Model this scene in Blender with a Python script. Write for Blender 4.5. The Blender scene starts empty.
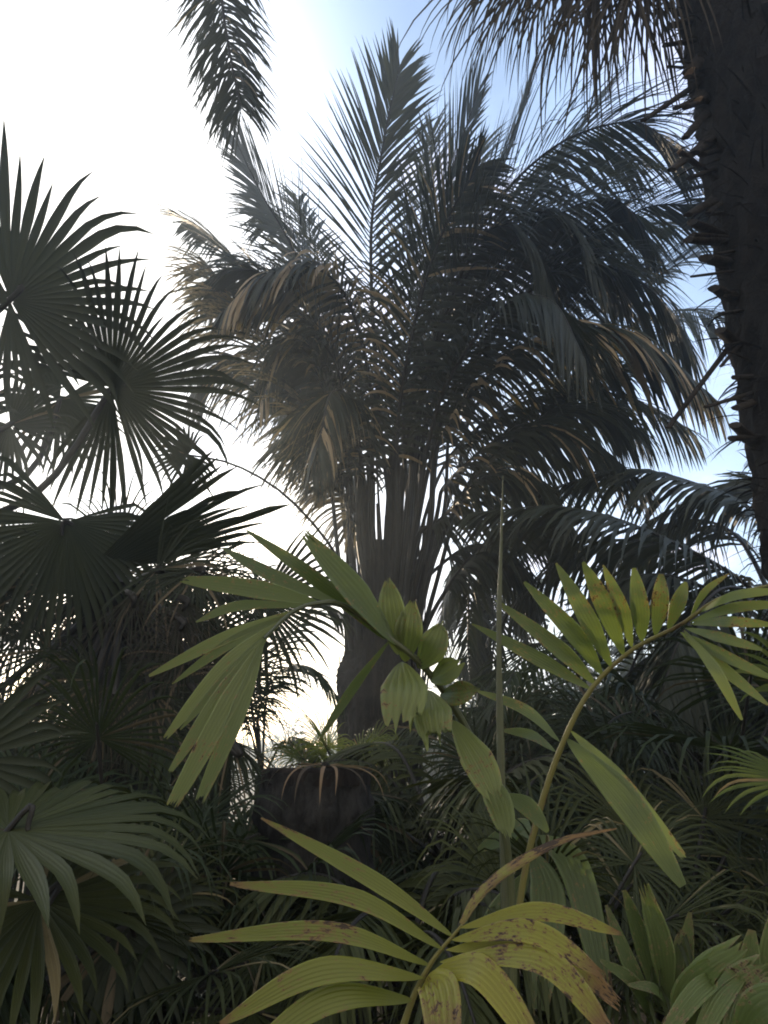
import bpy, math, random
from mathutils import Vector as V
from math import radians as R, sin, cos, pi
rnd = random.Random(7)
sc = bpy.context.scene
C = bpy.context.collection

# ------------------------------------------------------------------ camera
FPX, PITCH, EYE = 773.0, R(17.8), V((0, 0, 1.6))
cd = bpy.data.cameras.new('camera'); cam = bpy.data.objects.new('camera', cd); C.objects.link(cam)
cam.location = EYE; cam.rotation_euler = (R(90) + PITCH, 0, 0)
cd.sensor_fit = 'VERTICAL'; cd.sensor_height = 36.0; cd.lens = FPX / 1024 * 36.0
cd.clip_start = 0.05; cd.clip_end = 3000
sc.camera = cam
FW, UP = V((0, cos(PITCH), sin(PITCH))), V((0, -sin(PITCH), cos(PITCH)))

def P(px, py, Y):
    """World point seen at photo position (px, py), Y metres ahead."""
    d = FW + V((1, 0, 0)) * ((px - 384) / FPX) + UP * ((512 - py) / FPX)
    return EYE + d * (Y / d.y)
def PP(lst, Y=None):
    return [P(a[0], a[1], a[2] if len(a) > 2 else Y) for a in lst]
Z = V((0, 0, 1))

# ------------------------------------------------------------------ mesh builder
class MB:
    def __init__(s): s.v = []; s.f = []; s.c = []
    def grid(s, rows, cols, closed=False):
        """rows: list of rows of points; cols: matching (r,g,b,a)"""
        b = len(s.v); n = len(rows[0])
        for r, c in zip(rows, cols):
            s.v.extend(r); s.c.extend(c)
        m = n if closed else n - 1
        for i in range(len(rows) - 1):
            for j in range(m):
                k = (j + 1) % n
                s.f.append((b + i*n + j, b + i*n + k, b + (i+1)*n + k, b + (i+1)*n + j))
    def build(s, name, mat, parent=None, base=None, smooth=True):
        o3 = base if base is not None else V((0, 0, 0))
        me = bpy.data.meshes.new(name)
        me.from_pydata([(p[0]-o3.x, p[1]-o3.y, p[2]-o3.z) for p in s.v], [], s.f)
        a = me.color_attributes.new('leafdata', 'FLOAT_COLOR', 'POINT')
        flat = [x for c in s.c for x in c]
        a.data.foreach_set('color', flat)
        if smooth: me.polygons.foreach_set('use_smooth', [True] * len(me.polygons))
        me.materials.append(mat)
        o = bpy.data.objects.new(name, me); C.objects.link(o)
        if parent is not None: o.parent = parent
        elif base is not None: o.location = base
        return o

def spline(pts, n):
    """Catmull-Rom through pts, n+1 samples."""
    q = [pts[0]*2 - pts[1]] + list(pts) + [pts[-1]*2 - pts[-2]]
    out = []; m = len(pts) - 1
    for i in range(n + 1):
        t = i / n * m; k = min(int(t), m - 1); u = t - k
        a, b, c, d = q[k], q[k+1], q[k+2], q[k+3]
        out.append(0.5 * ((b*2) + (c-a)*u + (a*2 - b*5 + c*4 - d)*u*u + (b*3 - a - c*3 + d)*u*u*u))
    return out
def tangents(p):
    n = len(p)
    return [(p[min(i+1, n-1)] - p[max(i-1, 0)]).normalized() for i in range(n)]
def orth(n, t):
    r = n - t * n.dot(t)
    if r.length < 1e-4:
        r = t.orthogonal()
    return r.normalized()

def tube(mb, pts, rad, sides=8, r=0.5, dry=0.0, flat=1.0, nh=None, wob=0.0, cap=True):
    T = tangents(pts); n = len(pts); N = orth(nh if nh is not None else V((0.3, -0.9, 0.2)), T[0])
    rows = []; cols = []
    for i, p in enumerate(pts):
        N = orth(N, T[i]); S = T[i].cross(N); t = i / (n - 1)
        ra = rad(t) if callable(rad) else rad
        row = []
        for j in range(sides):
            a = 2*pi*j/sides; k = ra * (1 + (rnd.uniform(-wob, wob) if wob else 0))
            row.append(p + S * cos(a) * k + N * sin(a) * k * flat)
        rows.append(row); cols.append([(r, t, dry, j / sides) for j in range(sides)])
    mb.grid(rows, cols, True)
    if cap:
        for i in (0, n - 1):
            b = len(mb.v); mb.v.extend(rows[i]); mb.c.extend(cols[i])
            mb.f.append(tuple(range(b, b + sides)))

def blade(mb, pts, wf, nrm, r=0.5, dry=0.0, across=2, fold=0.15, pleat=0.0, curl=0.0):
    """A leaf blade along pts; wf(t)=full width; nrm one vector or a list."""
    T = tangents(pts); n = len(pts); rows = []; cols = []
    for i, p in enumerate(pts):
        t = i / (n - 1); N = orth(nrm[i] if isinstance(nrm, list) else nrm, T[i]); S = T[i].cross(N); w = wf(t)
        row = []; col = []
        for j in range(across + 1):
            u = 2*j/across - 1
            h = fold * w * abs(u) * 0.5 - curl * w * u * u
            if pleat and 0 < j < across: h += pleat * w / across * (1 if j % 2 else -1)
            row.append(p + S * (u * w * 0.5) + N * h); col.append((r, t, dry, u * 0.5 + 0.5))
        rows.append(row); cols.append(col)
    mb.grid(rows, cols)

def lance(t):
    return max(0.03, min(1, 0.45 + t * 5) * (1 - t ** 2.4) ** 0.9)

def leaflet(mb, p, d, N, L, w, n=5, droop=0.4, fold=0.3, r=0.5, dry=0.0, prof=lance, t0=0.0, twist=0.0):
    pts = [p]; ns = [N]; d = d.normalized(); st = L / n
    for i in range(n):
        t = (i + 0.5) / n
        k = droop / n * (2.0 * max(0, t - t0) / max(1e-3, 1 - t0) if t0 else 1.0)
        d = (d + V((0, 0, -1)) * k).normalized()
        p = p + d * st; pts.append(p)
        if twist:
            S = d.cross(N); N = N * cos(twist/n) + S * sin(twist/n)
        N = orth(N, d); ns.append(N)
    blade(mb, pts, lambda t: w * prof(t), ns, r, dry, 2, fold)

# ------------------------------------------------------------------ materials
def nodes(name):
    m = bpy.data.materials.new(name); m.use_nodes = True
    nt = m.node_tree; nt.nodes.clear(); return m, nt
def mk(nt, typ, **kw):
    n = nt.nodes.new(typ)
    for k, v in kw.items(): setattr(n, k, v)
    return n
def math_n(nt, op, a, b=None, clamp=False):
    n = mk(nt, 'ShaderNodeMath', operation=op, use_clamp=clamp)
    for i, x in enumerate((a, b)):
        if x is None: continue
        if isinstance(x, (int, float)): n.inputs[i].default_value = x
        else: nt.links.new(x, n.inputs[i])
    return n.outputs[0]
def mixc(nt, f, a, b):
    n = mk(nt, 'ShaderNodeMix', data_type='RGBA')
    for sock, x in ((n.inputs['Factor'], f), (n.inputs[6], a), (n.inputs[7], b)):
        if isinstance(x, (int, float)): sock.default_value = x
        elif isinstance(x, tuple): sock.default_value = (*x, 1)
        else: nt.links.new(x, sock)
    return n.outputs[2]
def ramp(nt, f, a, b):
    n = mk(nt, 'ShaderNodeMapRange', interpolation_type='SMOOTHSTEP')
    nt.links.new(f, n.inputs[0]); n.inputs[1].default_value = a; n.inputs[2].default_value = b
    return n.outputs[0]
def noise(nt, vec, scale, detail=4, rough=0.6):
    n = mk(nt, 'ShaderNodeTexNoise'); n.inputs['Scale'].default_value = scale
    n.inputs['Detail'].default_value = detail; n.inputs['Roughness'].default_value = rough
    nt.links.new(vec, n.inputs['Vector']); return n.outputs[0]

def leaf_mat(name, c1, c2, cdry, trans=0.3, rough=0.42, tip=0.0, spots=0.0, veins=0.0, spec=0.5, sat=1.6):
    m, nt = nodes(name); L = nt.links
    at = mk(nt, 'ShaderNodeAttribute', attribute_name='leafdata'); sp = mk(nt, 'ShaderNodeSeparateColor')
    L.new(at.outputs['Color'], sp.inputs[0]); rr, vv, dd = sp.outputs; uu = at.outputs['Alpha']
    tc = mk(nt, 'ShaderNodeTexCoord').outputs['Object']
    n1 = noise(nt, tc, 3.0, 3); n2 = noise(nt, tc, 22.0, 5, 0.7)
    f = math_n(nt, 'ADD', math_n(nt, 'MULTIPLY', rr, 0.7), math_n(nt, 'MULTIPLY', n1, 0.4), True)
    col = mixc(nt, f, c1, c2)
    # dry patches: whole dry leaflets, tips, and eaten brown spots
    df = math_n(nt, 'ADD', dd, math_n(nt, 'MULTIPLY', math_n(nt, 'POWER', vv, 5.0), tip))
    df = ramp(nt, math_n(nt, 'ADD', df, math_n(nt, 'MULTIPLY', n2, 0.7)), 0.65, 0.95)
    col = mixc(nt, df, col, cdry)
    if veins:
        w = math_n(nt, 'SINE', math_n(nt, 'MULTIPLY', uu, veins * 6.283))
        vf = math_n(nt, 'MULTIPLY', math_n(nt, 'ADD', math_n(nt, 'MULTIPLY', w, 0.5), 0.5), 0.35)
        dk = mk(nt, 'ShaderNodeVectorMath', operation='SCALE'); L.new(col, dk.inputs[0]); dk.inputs['Scale'].default_value = 0.62
        col = mixc(nt, vf, col, dk.outputs[0])
    if spots:
        cb_ = mk(nt, 'ShaderNodeCombineXYZ'); L.new(math_n(nt, 'MULTIPLY', uu, 5.0), cb_.inputs[0]); L.new(math_n(nt, 'MULTIPLY', vv, 16.0), cb_.inputs[1]); L.new(math_n(nt, 'MULTIPLY', rr, 90.0), cb_.inputs[2])
        edge = math_n(nt, 'POWER', math_n(nt, 'ABSOLUTE', math_n(nt, 'SUBTRACT', math_n(nt, 'MULTIPLY', uu, 2.0), 1.0)), 2.0)
        n3 = math_n(nt, 'ADD', noise(nt, cb_.outputs[0], 1.3, 6, 0.7), math_n(nt, 'ADD', math_n(nt, 'MULTIPLY', edge, .07), math_n(nt, 'MULTIPLY', vv, .09))); n4 = noise(nt, tc, 9.0, 2)
        s = ramp(nt, math_n(nt, 'ADD', math_n(nt, 'ADD', n3, math_n(nt, 'MULTIPLY', n4, 0.5)), math_n(nt, 'MULTIPLY', dd, 0.25)), 1.02 - spots * 0.1, 1.06 - spots * 0.1)
        s0 = ramp(nt, math_n(nt, 'ADD', math_n(nt, 'ADD', n3, math_n(nt, 'MULTIPLY', n4, 0.5)), math_n(nt, 'MULTIPLY', dd, 0.25)), 0.93 - spots * 0.1, 1.03 - spots * 0.1)
        col = mixc(nt, s0, col, cdry)
        col = mixc(nt, s, col, (0.05, 0.028, 0.014))
    pb = mk(nt, 'ShaderNodeBsdfPrincipled'); L.new(col, pb.inputs['Base Color'])
    pb.inputs['Roughness'].default_value = rough; pb.inputs['Specular IOR Level'].default_value = spec
    bm = mk(nt, 'ShaderNodeBump'); bm.inputs['Strength'].default_value = 0.35; bm.inputs['Distance'].default_value = 0.004
    w2 = math_n(nt, 'SINE', math_n(nt, 'MULTIPLY', uu, max(veins, 3) * 2 * 6.283))
    L.new(math_n(nt, 'ADD', math_n(nt, 'MULTIPLY', w2, 0.3), n2), bm.inputs['Height']); L.new(bm.outputs[0], pb.inputs['Normal'])
    out = mk(nt, 'ShaderNodeOutputMaterial')
    if trans:
        tr = mk(nt, 'ShaderNodeBsdfTranslucent')
        g = mk(nt, 'ShaderNodeVectorMath', operation='MULTIPLY'); L.new(col, g.inputs[0]); g.inputs[1].default_value = (1.6, 1.72, .8)
        L.new(g.outputs[0], tr.inputs[0])
        mx = mk(nt, 'ShaderNodeMixShader'); mx.inputs[0].default_value = trans
        L.new(pb.outputs[0], mx.inputs[1]); L.new(tr.outputs[0], mx.inputs[2]); L.new(mx.outputs[0], out.inputs[0])
    else:
        L.new(pb.outputs[0], out.inputs[0])
    return m

def bark_mat(name, c1, c2, sx, sz, bump=0.6, c3=None):
    m, nt = nodes(name); L = nt.links
    tc = mk(nt, 'ShaderNodeTexCoord').outputs['Object']
    mp = mk(nt, 'ShaderNodeMapping'); L.new(tc, mp.inputs[0]); mp.inputs['Scale'].default_value = (sx, sx, sz)
    n1 = noise(nt, mp.outputs[0], 1.0, 8, 0.7); n2 = noise(nt, tc, 2.5, 4)
    col = mixc(nt, ramp(nt, n1, 0.35, 0.68), c1, c2)
    if c3: col = mixc(nt, ramp(nt, n2, 0.52, 0.7), col, c3)
    pb = mk(nt, 'ShaderNodeBsdfPrincipled'); L.new(col, pb.inputs['Base Color']); pb.inputs['Roughness'].default_value = 0.85
    pb.inputs['Specular IOR Level'].default_value = 0.2
    bm = mk(nt, 'ShaderNodeBump'); bm.inputs['Strength'].default_value = bump; bm.inputs['Distance'].default_value = 0.03
    L.new(n1, bm.inputs['Height']); L.new(bm.outputs[0], pb.inputs['Normal'])
    out = mk(nt, 'ShaderNodeOutputMaterial'); L.new(pb.outputs[0], out.inputs[0]); return m

DRY = (0.30, 0.20, 0.10)
M = dict(
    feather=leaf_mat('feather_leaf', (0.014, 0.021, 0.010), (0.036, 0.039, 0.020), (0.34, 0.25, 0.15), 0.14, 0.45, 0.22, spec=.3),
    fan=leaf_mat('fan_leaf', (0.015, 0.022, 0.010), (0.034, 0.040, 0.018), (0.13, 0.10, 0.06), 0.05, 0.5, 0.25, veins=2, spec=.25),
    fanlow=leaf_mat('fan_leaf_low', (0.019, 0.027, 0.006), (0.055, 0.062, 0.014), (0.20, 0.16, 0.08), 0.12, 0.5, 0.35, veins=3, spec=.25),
    fresh=leaf_mat('fresh_fan_leaf', (0.06, 0.095, 0.02), (0.13, 0.15, 0.035), (0.22, 0.16, 0.08), 0.4, 0.45, 0.2, veins=2, spec=.3),
    broad=leaf_mat('broad_leaflet', (0.080, 0.122, 0.040), (0.235, 0.265, 0.088), (0.28, 0.18, 0.07), 0.42, 0.33, 0.34, spots=0.25, veins=6, spec=.5),
    yellow=leaf_mat('yellowing_leaflet', (0.130, 0.170, 0.028), (0.36, 0.325, 0.050), (0.23, 0.13, 0.05), 0.36, 0.34, 0.55, spots=0.45, veins=6, spec=.5),
    grey=leaf_mat('grey_green_leaflet', (0.062, 0.096, 0.028), (0.165, 0.205, 0.066), (0.26, 0.19, 0.10), 0.25, 0.5, 0.45, spots=0.5, veins=7, spec=.35),
    dusk=leaf_mat('withered_leaf', (0.022, 0.019, 0.014), (0.055, 0.047, 0.034), (0.09, 0.07, 0.045), 0.08, 0.7, 0.2, spec=.2),
    dead=leaf_mat('dead_leaf', (0.034, 0.026, 0.020), (0.085, 0.066, 0.048), (0.22, 0.15, 0.09), 0.15, 0.7, 0.2, spec=.2),
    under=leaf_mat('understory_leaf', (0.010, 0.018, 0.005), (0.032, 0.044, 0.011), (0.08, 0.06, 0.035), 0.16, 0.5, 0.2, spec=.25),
    stem=leaf_mat('leaf_stalk', (0.05, 0.06, 0.022), (0.085, 0.088, 0.034), DRY, 0.0, 0.45, 0.0),
    darkstem=leaf_mat('dark_leaf_stalk', (0.010, 0.009, 0.008), (0.030, 0.025, 0.019), (0.08, 0.09, 0.05), 0.0, 0.55, 0.0, spec=.3),
    goldstem=leaf_mat('gold_leaf_stalk', (0.15, 0.14, 0.04), (0.22, 0.19, 0.055), (0.18, 0.11, 0.05), 0.0, 0.45, 0.0, spots=0.5),
    spear=leaf_mat('spear_leaf', (0.10, 0.11, 0.055), (0.14, 0.14, 0.075), DRY, 0.1, 0.5, 0.2, veins=4),
    fibre=bark_mat('fibrous_trunk', (0.008, 0.007, 0.006), (0.040, 0.031, 0.028), 26, 1.6, 1.0, (0.034, 0.029, 0.025)),
    boot=bark_mat('old_leaf_base', (0.009, 0.007, 0.006), (0.034, 0.026, 0.021), 18, 4, 0.8, (0.036, 0.028, 0.022)),
    cut=bark_mat('cut_leaf_base', (0.16, 0.105, 0.065), (0.30, 0.20, 0.12), 20, 20, 0.3),
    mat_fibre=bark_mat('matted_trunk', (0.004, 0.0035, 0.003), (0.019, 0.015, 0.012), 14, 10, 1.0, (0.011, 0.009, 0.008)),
    stump=bark_mat('weathered_stump', (0.012, 0.011, 0.010), (0.046, 0.042, 0.039), 14, 5, 1.0, (0.026, 0.027, 0.022)),
    ring=bark_mat('ringed_trunk', (0.08, 0.07, 0.06), (0.16, 0.145, 0.12), 3, 22, 0.5),
    soil=bark_mat('soil_ground', (0.05, 0.035, 0.02), (0.14, 0.10, 0.06), 1.5, 1.5, 0.4, (0.10, 0.10, 0.045)),
)

# ------------------------------------------------------------------ scene objects
def thing(name, label, cat, loc, group=None):
    o = bpy.data.objects.new(name, None); C.objects.link(o); o.location = loc; o.empty_display_size = 0.2
    o['label'] = label; o['category'] = cat
    if group: o['group'] = group
    return o

def frond_frame(pts, n, roll=0.0, out=None):
    """samples, tangents and normals (upper side) of an arching frond."""
    s = spline(pts, n); T = tangents(s)
    o = out if out is not None else V((pts[-1].x - pts[0].x, pts[-1].y - pts[0].y, 0))
    if o.length < 0.05: o = V((0, -1, 0))
    o.normalize(); S0 = o.cross(Z); N = []
    for t in T:
        S = orth(S0, t); nn = S.cross(t)
        if roll: nn = nn * cos(roll) + S * sin(roll)
        N.append(nn)
    return s, T, N

def feather(root, pts, n=60, Lm=0.9, w=0.035, start=0.22, a0=70, a1=28, vee=25, droop=0.5, roll=0.0, dry=0.0, dryp=0.0,
            mat='feather', rad=0.03, seed=None, plume=0.0, segs=5, out=None, tint=0.5, name='frond', stem='darkstem', lprof=None, label=None, dryside=0):
    g = random.Random(seed if seed is not None else rnd.random())
    base = root.location; s, T, N = frond_frame(pts, n, roll, out)
    mb = MB()
    for i in range(n + 1):
        t = i / n
        if t < start: continue
        q = (t - start) / (1 - start)
        ang = R(a0 + (a1 - a0) * q ** 0.8)
        Lp = lprof(q) if lprof else (0.45 + 0.55 * min(1, q * 3.2)) * (1 - 0.62 * q ** 2.2)
        for sd in (-1, 1):
            if g.random() < 0.03: continue
            Tn = T[i]; Nn = N[i]; S = Tn.cross(Nn) * sd
            vv = R(vee + g.uniform(-7, 7) + plume * g.uniform(-45, 45))
            an = ang + R(g.uniform(-6, 6))
            d = Tn * cos(an) + (S * cos(vv) + Nn * sin(vv)) * sin(an)
            L = Lm * Lp * g.uniform(0.86, 1.1)
            nn = (Nn * cos(vv) - S * sin(vv)); nn = orth(nn * 0.8 + Tn * -0.45, d)
            dd = dry + g.uniform(-0.1, 0.1)
            if g.random() < (dryp if (dryside == 0 or dryside == sd) else 0): dd += 0.55
            leaflet(mb, s[i] + Nn * 0.0 + S * 0.004, d, nn, L, w * g.uniform(0.85, 1.15), segs, droop * g.uniform(0.6, 1.4), 0.35,
                    min(1, max(0, tint + g.uniform(-0.4, 0.4))), max(0, dd), twist=g.uniform(-0.5, 0.5))
    f = mb.build(name, M[mat], root, base)
    if label: f['label'] = label
    mr = MB(); tube(mr, s, lambda t: rad * (1 - 0.88 * t) + 0.002, 6, tint, dry * 0.8, 0.7, N[0])
    mr.build('rachis', M[stem], f, base)
    return f

def fan(root, hub, axis, nrm, Rr, nseg=38, spread=300, split=0.45, cup=0.12, droop=0.5, kink=0.6, pet=None, mat='fan', prad=0.018,
        seed=None, dry=0.0, dryp=0.06, tint=0.5, n=9, stem='darkstem', short=0.25, costa=0.0, label=None, name='frond', tipw=1.9, jit=0.0, thin=1.0):
    g = random.Random(seed if seed is not None else rnd.random())
    base = root.location; axis = axis.normalized(); nrm = orth(nrm, axis); B = nrm.cross(axis)
    mb = MB(); dth = R(spread) / nseg; r0 = 0.02 * Rr
    for k in range(nseg):
        th = ((k + 0.5) / nseg - 0.5) * R(spread)
        if g.random() < .035: continue
        d = axis * cos(th) + B * sin(th); sw = g.gauss(0, 1) * dth * .35
        L = Rr * (1 - short * (abs(th) / pi) ** 1.5) * g.uniform(0.86, 1.08) * (.75 if g.random() < .06 else 1)
        d = (d + nrm * (cup + g.uniform(-jit, jit))).normalized(); N = orth(nrm, d)
        r = min(1, max(0, tint + g.uniform(-0.3, 0.3))); dr = dry + (0.6 if g.random() < dryp else 0)
        p = hub + d * r0; rows = []; cols = []; sp = split * g.uniform(0.9, 1.12)
        kk = kink * g.uniform(0.3, 1.5); ds = droop * g.uniform(0.75, 1.3); bent = g.random() < 0.2
        half0 = sp * L * math.tan(dth / 2) * 1.04
        for i in range(n + 1):
            t = i / n
            if i:
                q = max(0, (t - sp) / (1 - sp))
                k1 = (ds * 0.12 + ds * 1.5 * q + (kk * 2.2 if q > 0.55 else 0) + (kk * 4 if (bent and q > 0.4) else 0)) / n
                d = (d + V((0, 0, -1)) * k1 + (d.cross(N) * sw * 2.2 / n if t > sp else V((0, 0, 0)))).normalized(); p = p + d * (L / n); N = orth(N, d)
            S = d.cross(N); rr_ = r0 + t * L
            h = rr_ * math.tan(dth / 2) * 1.06 if t <= sp else half0 * max(0.02, (1 - ((t - sp) / (1 - sp)) ** tipw) * 1.0)
            h = min(h, half0) * (thin if t > sp * .5 else 1)
            rows.append([p - S * h, p - N * h * 0.55, p + S * h]); cols.append([(r, t, dr, 0), (r, t, dr, 0.5), (r, t, dr, 1)])
        mb.grid(rows, cols)
    f = mb.build(name, M[mat], root, base)
    if label: f['label'] = label
    if pet:
        mp = MB(); s = spline(pet + [hub, hub + axis * Rr * 0.10], 14)
        tube(mp, s, lambda t: prad * (1.5 - 0.8 * t), 6, tint, dry * 0.7, 0.65, nrm)
        mp.build('petiole', M[stem], f, base)
    return f

TOCAM = lambda p: (EYE - p).normalized()
def fan_px(root, hub, tip, Y, Yt=None, face=None, pet=None, **k):
    h = P(hub[0], hub[1], Y); t = P(tip[0], tip[1], Yt if Yt else Y)
    a = t - h; nrm = face if face is not None else TOCAM(h)
    return fan(root, h, a, nrm, a.length, pet=pet, **k)

def trunk(root, path, rad, mat, sides=40, rough=0.06, name='trunk', ridges=0, rows=40, mb=None):
    g = random.Random(3); s = spline(path, rows); mb = mb or MB()
    ph = [g.uniform(0.6, 1.0) for _ in range(sides)]
    R_, Cc = [], []
    for i, p in enumerate(s):
        t = i / rows; ra = rad(t); row = []
        for j in range(sides):
            a = 2*pi*j/sides; k = ra * (1 + (g.uniform(-rough, rough)) + (ridges * (ph[j] - 0.8)))
            row.append(p + V((cos(a) * k, sin(a) * k, 0)))
        R_.append(row); Cc.append([(0.5, t, 0, j / sides) for j in range(sides)])
    mb.grid(R_, Cc, True)
    return mb.build(name, M[mat], root, root.location)

def gz(x, y): return V((x, y, 0))
def under(px, Y):
    p = P(px, 700, Y); return V((p.x, Y, 0))

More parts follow.
